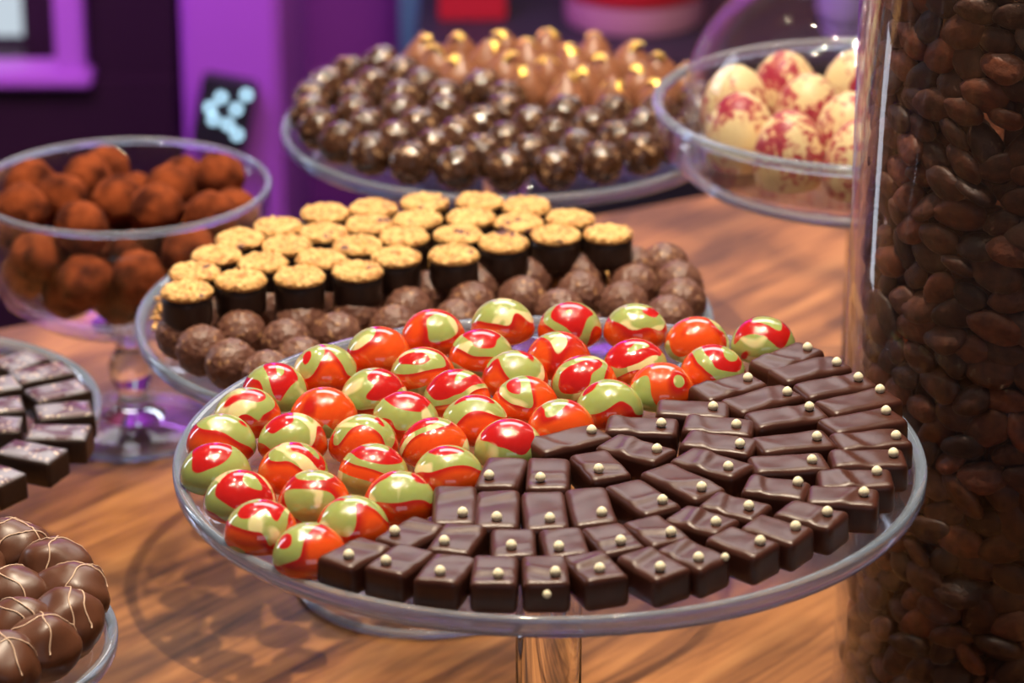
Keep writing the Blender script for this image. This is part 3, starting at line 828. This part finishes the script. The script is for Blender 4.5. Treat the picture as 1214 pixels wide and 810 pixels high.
def drizzle_mesh(s, body):
    rs = random.Random(s); V = []; Fc = []
    pts = [v_.co.copy() for v_ in body.vertices]
    for k_ in range(rs.choice([2, 3, 3])):
        a = rs.choice([0.5, 1.9]) + rs.uniform(-.25, .25); off = rs.uniform(-0.55, 0.55)
        u = Vector((math.cos(a), math.sin(a), 0)); nrm = Vector((-math.sin(a), math.cos(a), rs.uniform(-.2, .2))).normalized()
        path = []
        for i in range(25):
            th = math.pi * (0.08 + 0.84 * i / 24)
            dr = (u * math.cos(th) + Vector((0, 0, 1)) * math.sin(th)) * math.sqrt(1 - off * off) + nrm * (off + 0.05 * math.sin(i * .6 + k_))
            dr.normalize()
            best = max(pts, key=lambda q: q.normalized().dot(dr))
            path.append(dr * (best.length + 0.00015))
        vv, ff = tube(path, 0.00032, 6); b0 = len(V); V += vv; Fc += [tuple(b0 + x for x in f) for f in ff]
    return mesh_from('drizzle', V, Fc, M['drizzle'])


dz = [drizzle_mesh(s, dm[s]) for s in range(5)]
DR_ = [(28, 656, 'farthest back of the visible pile edge, beside bare table'), (56, 683, 'second along the outer edge from the back'), (83, 704, 'third along the outer edge from the back'),
       (98, 733, 'fourth along the outer edge, overhanging the rim'), (86, 771, 'fifth along the outer edge, with parallel lines'), (1, 634, 'at the very back of the pile, cut by the edge'),
       (5, 682, 'inner one beside the second edge ball'), (16, 709, 'inner one beside the third edge ball'), (23, 745, 'inner one beside the fourth edge ball'), (13, 778, 'plain inner one beside the fifth edge ball'),
       (47, 803, 'frontmost in the pile, cut by the lower edge')]
P = [at(x, y, ZB + RD_) for (x, y, _) in DR_]; relax(P, RD_ * 1.98, 60)
for i, (p, (_, _, lab)) in enumerate(zip(P, DR_)):
    dd = Vector((p.x - cB.x, p.y - cB.y, 0))
    if dd.length > rB - RD_ - 0.001: dd = dd.normalized() * (rB - RD_ - 0.001)
    root = tag(new_obj('drizzled_ball', None, None, (cB.x + dd.x, cB.y + dd.y, TZ + ZB + RD_ * 0.96), (0, 0, random.uniform(0, 6))), 'milk chocolate ball with drizzle, ' + lab, 'truffle', 'drizzled milk chocolate balls')
    new_obj('ball_body', dm[i % 5], root); new_obj('drizzle', dz[i % 5], root)

# ------------------------------------------------------------------ footed bowl of cocoa truffles
rimz = 0.141; cW, rW = disc_at(145, 223, rimz + 0.002, 176); cW.z = TZ
bw = tag(new_obj('footed_bowl', None, None, (cW.x, cW.y, TZ)), 'clear footed glass bowl filled with cocoa-dusted truffles', 'bowl')
outer = [(0.0, 0.064), (0.012, 0.0645), (0.032, 0.067), (0.054, 0.073), (0.069, 0.084), (0.0765, 0.100), (0.0798, 0.120), (rW, rimz)]
inner = [(r_ - 0.0028 if r_ > 0.01 else r_, z_ + (0.0028 if r_ < 0.07 else 0.0008)) for r_, z_ in outer[:-1]] + [(rW - 0.0026, rimz)]
new_obj('bowl_wall', lathe('bowl_wall', outer + inner[::-1], M['thin'], 128, False), bw)
V, Fc = [], []
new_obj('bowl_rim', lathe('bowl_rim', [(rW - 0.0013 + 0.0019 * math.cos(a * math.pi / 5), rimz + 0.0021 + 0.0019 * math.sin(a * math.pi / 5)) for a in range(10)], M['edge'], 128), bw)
new_obj('stem', lathe('stem', [(0, 0.0635), (0.021, 0.0635), (0.013, 0.058), (0.0085, 0.053), (0.0075, 0.049), (0.010, 0.045), (0.0125, 0.040), (0.0125, 0.034), (0.0095, 0.026), (0.008, 0.020), (0.011, 0.013), (0.018, 0.0085), (0, 0.0085)], M['glass'], 64, False), bw)
new_obj('foot', lathe('foot', [(0, 0.0083), (0.019, 0.0082), (0.034, 0.0052), (0.043, 0.0046), (0.0452, 0.003), (0.0450, 0.001), (0.043, 0.0002), (0.03, 0.001), (0, 0.001)], M['thin'], 96, False), bw)
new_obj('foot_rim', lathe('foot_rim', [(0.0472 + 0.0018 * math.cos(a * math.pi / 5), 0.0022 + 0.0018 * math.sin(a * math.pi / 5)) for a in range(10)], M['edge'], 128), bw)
RC_ = 0.0148
cm = [rough_ball('cocoa_truffle', RC_, s + 80, M['cocoa'], 0.07, 2.6, 4, 0.97, 0.08) for s in range(5)]
TOPB = [(14, 244), (69, 226), (52, 258), (117, 249), (133, 205), (167, 205), (193, 227), (173, 257), (241, 207), (279, 232), (238, 252), (205, 203), (104, 213), (20, 205 + 20), (75, 262)]


def fit(P, rad, it=200):
    lim = [(0.072, 0.030), (0.080, 0.047), (0.090, 0.062), (0.104, 0.0705), (0.120, 0.0745), (0.17, 0.0765)]
    for _ in range(it):
        for i in range(len(P)):
            for j in range(i):
                d = P[i] - P[j]; L_ = d.length
                if 1e-6 < L_ < 2 * rad: s_ = d * ((2 * rad - L_) / L_ / 2); P[i] += s_; P[j] -= s_
        for p in P:
            zz = p.z - TZ
            R_ = 0.03
            for (z0, r0), (z1, r1) in zip(lim, lim[1:]):
                if z0 <= zz <= z1: R_ = r0 + (r1 - r0) * (zz - z0) / (z1 - z0)
            R_ -= rad * 1.09
            d = Vector((p.x - cW.x, p.y - cW.y, 0))
            if d.length > R_: d *= R_ / d.length; p.x = cW.x + d.x; p.y = cW.y + d.y
            zmin = 0.0695 + rad * 1.15 + 0.009 * min(1, (d.length / 0.045) ** 2)
            if zz < zmin: p.z = TZ + zmin
            p.z -= 0.00008
    return P


P = []
for (x, y) in TOPB: P.append(at(x, y, 0.131))
for i in range(12):
    a = 2 * math.pi * i / 12 + .2; P.append(Vector((cW.x + 0.058 * math.cos(a), cW.y + 0.058 * math.sin(a), TZ + 0.106)))
for i in range(5):
    a = 2 * math.pi * i / 5; P.append(Vector((cW.x + 0.026 * math.cos(a), cW.y + 0.026 * math.sin(a), TZ + 0.108)))
for i in range(8):
    a = 2 * math.pi * i / 8 - .05; P.append(Vector((cW.x + 0.044 * math.cos(a), cW.y + 0.044 * math.sin(a), TZ + 0.084)))
P.append(Vector((cW.x, cW.y, TZ + 0.083)))
fit(P, RC_ * 0.97)
ctc = 0
tops = [p for p in P[:len(TOPB)]]
for i, p in enumerate(P):
    o = new_obj('cocoa_truffle', cm[i % 5], None, p, (random.uniform(0, 6), random.uniform(0, 6), random.uniform(0, 6)))
    if i < len(TOPB):
        order = sorted(range(len(TOPB)), key=lambda q: -TOPB[q][0]).index(i)
        lab = f'cocoa truffle heaped on top in the footed bowl, {ORD[order]} counting from the gold cups'
    elif i < len(TOPB) + 12: lab = f'cocoa-dusted truffle against the bowl wall in the middle layer, {ORD[i - len(TOPB)]} counting anticlockwise'
    elif i < len(TOPB) + 17: lab = f'cocoa-dusted truffle buried in the middle of the bowl'
    else: lab = f'cocoa-dusted truffle low in the footed bowl, {ORD[i - len(TOPB) - 17]} of the bottom layer'
    tag(o, lab, 'truffle', 'cocoa truffles in the footed bowl')

# ------------------------------------------------------------------ covered dish with white eggs
ZD = 0.200; cD, rD = disc_at(1034, 131, ZD, 258); fl = ZD - 0.024
dish = tag(new_obj('covered_dish', None, None, (cD.x, cD.y, TZ)), 'footed glass dish holding the raspberry-speckled white chocolate eggs', 'dish')
prof = [(0, fl - 0.004), (rD - 0.014, fl - 0.004), (rD - 0.0075, fl - 0.0015), (rD - 0.003, fl + 0.006), (rD, ZD - 0.002), (rD - 0.0025, ZD - 0.002), (rD - 0.0055, fl + 0.006), (rD - 0.0085, fl + 0.002), (rD - 0.0125, fl), (0, fl)]
new_obj('dish_bowl', lathe('dish_bowl', prof, M['thin'], 128, False), dish)
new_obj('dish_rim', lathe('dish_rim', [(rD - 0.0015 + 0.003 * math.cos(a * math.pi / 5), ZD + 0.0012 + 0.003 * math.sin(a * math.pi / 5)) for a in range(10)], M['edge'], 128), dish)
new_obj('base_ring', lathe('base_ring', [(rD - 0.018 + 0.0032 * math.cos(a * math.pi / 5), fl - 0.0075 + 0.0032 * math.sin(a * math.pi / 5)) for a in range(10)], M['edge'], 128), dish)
zt = fl - 0.0043
new_obj('stem', lathe('stem', [(0, zt), (0.026, zt), (0.014, zt - 0.010), (0.010, zt - 0.03), (0.010, 0.03), (0.016, 0.016), (0.026, 0.0095), (0, 0.0095)], M['glass'], 64, False), dish)
new_obj('foot', lathe('foot', [(0, 0.0092), (0.026, 0.0092), (0.05, 0.006), (0.058, 0.004), (0.058, 0.001), (0.05, 0.0002), (0, 0.001)], M['glass'], 96, False), dish)
dome = tag(new_obj('glass_dome', None, None, (cD.x, cD.y, TZ + fl + 0.0003)), 'clear glass dome cover over the speckled white eggs', 'dome')
RDm, HD = rD * 0.86, 0.076
po = [(RDm, 0.0), (RDm, 0.010), (RDm, 0.020)] + [(RDm * math.cos(a), 0.030 + HD * math.sin(a)) for a in [math.pi / 2 * i / 20 for i in range(0, 20)]] + [(0, 0.030 + HD)]
pi_ = [(max(0, r_ - 0.0022), max(0, z_ - 0.0022 if z_ > 0.02 else z_)) for r_, z_ in po]
new_obj('dome_wall', lathe('dome_wall', po + pi_[::-1][0:], M['thin'], 128, False), dome)
new_obj('knob', lathe('knob', [(0, HD + 0.0303), (0.006, HD + 0.0303), (0.005, HD + 0.034), (0.010, HD + 0.04), (0.0115, HD + 0.046), (0.009, HD + 0.052), (0, HD + 0.055)], M['glass'], 48, False), dome)
RE, HE = 0.0190, 0.0405
ep = [(0, 0), (0.012, 0), (0.0165, 0.002), (RE, 0.010), (RE * 0.985, 0.0160), (RE * 0.91, 0.0235), (RE * 0.76, 0.0305), (RE * 0.52, 0.0365), (RE * 0.26, 0.0396), (0, HE)]
em = lathe('speckled_egg', ep, M['egg'], 48, False)
EG = [(922, 222, 'frontmost, most heavily speckled'), (868, 196, 'beside the dome wall towards the gold-tipped truffles'), (872, 158, 'behind the one against the dome wall'), (930, 141, 'at the back with a red-dusted top'),
      (962, 171, 'in the middle of the group'), (1001, 190, 'half behind the front pair, speckled on its tip'), (1006, 236, 'frontmost, half hidden by the bean jar'), (1010, 140, 'at the back, half hidden by the bean jar')]
P = [at(x, y, fl + 0.003) for x, y, _ in EG]
for _ in range(60):
    relax(P, 2 * RE, 1)
    for p in P:
        d = Vector((p.x - cD.x, p.y - cD.y, 0))
        if d.length > RDm - RE - 0.0025: d *= (RDm - RE - 0.0025) / d.length; p.x = cD.x + d.x; p.y = cD.y + d.y
for i, (p, e) in enumerate(zip(P, EG)):
    o = new_obj('speckled_egg', em, None, (p.x, p.y, TZ + fl + 0.0003), (0, 0, random.uniform(0, 6)))
    tag(o, 'speckled white chocolate egg under the dome, ' + e[2], 'chocolate egg', 'white eggs under the dome')

# ------------------------------------------------------------------ jar of cocoa beans
cJ = Vector((0.2375, 1.345, TZ)); rJ = 0.0905; HJ = 0.46
jar = tag(new_obj('bean_jar', None, None, cJ), 'tall cylindrical clear glass jar full of cocoa beans', 'jar')
new_obj('jar_wall', lathe('jar_wall', [(rJ - 0.0015, 0.0), (rJ - 0.0005, 0.004), (rJ, HJ), (rJ - 0.003, HJ), (rJ - 0.0042, 0.017), (rJ - 0.0042, 0.0)], M['jarglass'], 160, True), jar)
new_obj('jar_base', lathe('jar_base', [(0, 0.0003), (rJ - 0.007, 0.0003), (rJ - 0.0045, 0.002), (rJ - 0.0045, 0.014), (0, 0.0155)], M['glass'], 128, False), jar)


def bean_mesh(seed, sub=3):
    b = bmesh.new(); bmesh.ops.create_icosphere(b, subdivisions=sub, radius=1)
    rs = random.Random(seed); ax, ay, az = rs.uniform(.0098, .0112), rs.uniform(.0060, .0070), rs.uniform(.0036, .0044)
    for v_ in b.verts:
        n_ = v_.co.copy(); d = 1 + 0.10 * noise.noise(n_ * 1.6 + Vector((seed * 9.1, 0, 0))) + 0.035 * noise.noise(n_ * 5 + Vector((0, seed * 3.0, 0)))
        groove = 1 - 0.13 * math.exp(-(n_.y / 0.13) ** 2) * (1 if n_.z > 0 else 0)
        v_.co = Vector((n_.x * ax * d * (1 + 0.08 * n_.y), n_.y * ay * d * (1 + 0.14 * n_.x), n_.z * az * d * groove))
    return bm_mesh('cocoa_bean', b, M['bean'])


bms = [bean_mesh(s) for s in range(7)]
rin = rJ - 0.0043
cnt = 0; zrow = 0.0235; row = 0
angs0, angs1 = R(160), R(260); ncol = 9
while zrow < 0.372:
    for i in range(ncol):
        if cnt >= 300: break
        a = angs0 + (angs1 - angs0) * (i + 0.5 * (row % 2) + random.uniform(-.18, .18)) / (ncol - 0.5)
        rr = rin - 0.0050 - random.uniform(0, 0.0025); zz = zrow + random.uniform(-.002, .002)
        loc = cJ + Vector((rr * math.cos(a), rr * math.sin(a), zz))
        rotm = Matrix.Rotation(a, 4, 'Z') @ Matrix.Rotation(math.pi / 2, 4, 'Y') @ Matrix.Rotation(math.pi / 2 + random.gauss(0, .55), 4, 'Z') @ Matrix.Rotation(random.gauss(0, .38), 4, 'X') @ Matrix.Rotation(random.gauss(0, .12), 4, 'Y')
        s_ = random.uniform(.82, 1.24)
        o = bpy.data.objects.new('cocoa_bean', bms[random.randrange(7)]); COL.objects.link(o)
        o.matrix_world = Matrix.Translation(loc) @ rotm @ Matrix.Diagonal((s_, s_, s_, 1))
        tag(o, 'brown cocoa bean pressed against the inside of the tall glass jar', 'cocoa bean', 'cocoa beans in the tall jar'); cnt += 1
    zrow += 0.0112; row += 1
# the uncountable rest of the fill, one object
V = []; Fc = []
lowb = bean_mesh(99, 2); lv = [v_.co.copy() for v_ in lowb.vertices]; lf = [tuple(p.vertices) for p in lowb.polygons]
rnd = random.Random(5)


def addb(r_, a, z):
    m = Matrix.Translation((r_ * math.cos(a), r_ * math.sin(a), z)) @ Matrix.Rotation(a, 4, 'Z') @ Matrix.Rotation(math.pi / 2 + rnd.uniform(-.35, .35), 4, 'Y') @ Matrix.Rotation(rnd.uniform(0, 3), 4, 'Z')
    b0 = len(V); V.extend([m @ q for q in lv]); Fc.extend([tuple(b0 + x for x in f) for f in lf])


z = 0.0285
rowi = 0
while z < 0.425:
    for i in range(34):
        a = 2 * math.pi * (i + .5 * (rowi % 2)) / 34
        ad = math.degrees(a) % 360
        if 154 < ad < 266 and z < 0.365:
            addb(rin - 0.0145, a + rnd.uniform(-.05, .05), z + rnd.uniform(-.002, .002))
        elif i % 1 == 0: addb(rin - 0.0125, a, z + rnd.uniform(-.002, .002))
    z += 0.0115; rowi += 1
b0 = len(V); n_ = 40; rc = rin - 0.0185
for zz in (0.019, 0.425):
    for i in range(n_): V.append(Vector((rc * math.cos(2 * math.pi * i / n_), rc * math.sin(2 * math.pi * i / n_), zz)))
for i in range(n_): Fc.append((b0 + i, b0 + (i + 1) % n_, b0 + n_ + (i + 1) % n_, b0 + n_ + i))
Fc.append(tuple(b0 + n_ + i for i in range(n_))); Fc.append(tuple(b0 + i for i in reversed(range(n_))))
o = new_obj('cocoa_beans', mesh_from('cocoa_beans', V, Fc, M['bean_mass']), None, cJ)
tag(o, 'mass of cocoa beans filling the inside of the tall jar', 'cocoa beans', None, 'stuff')
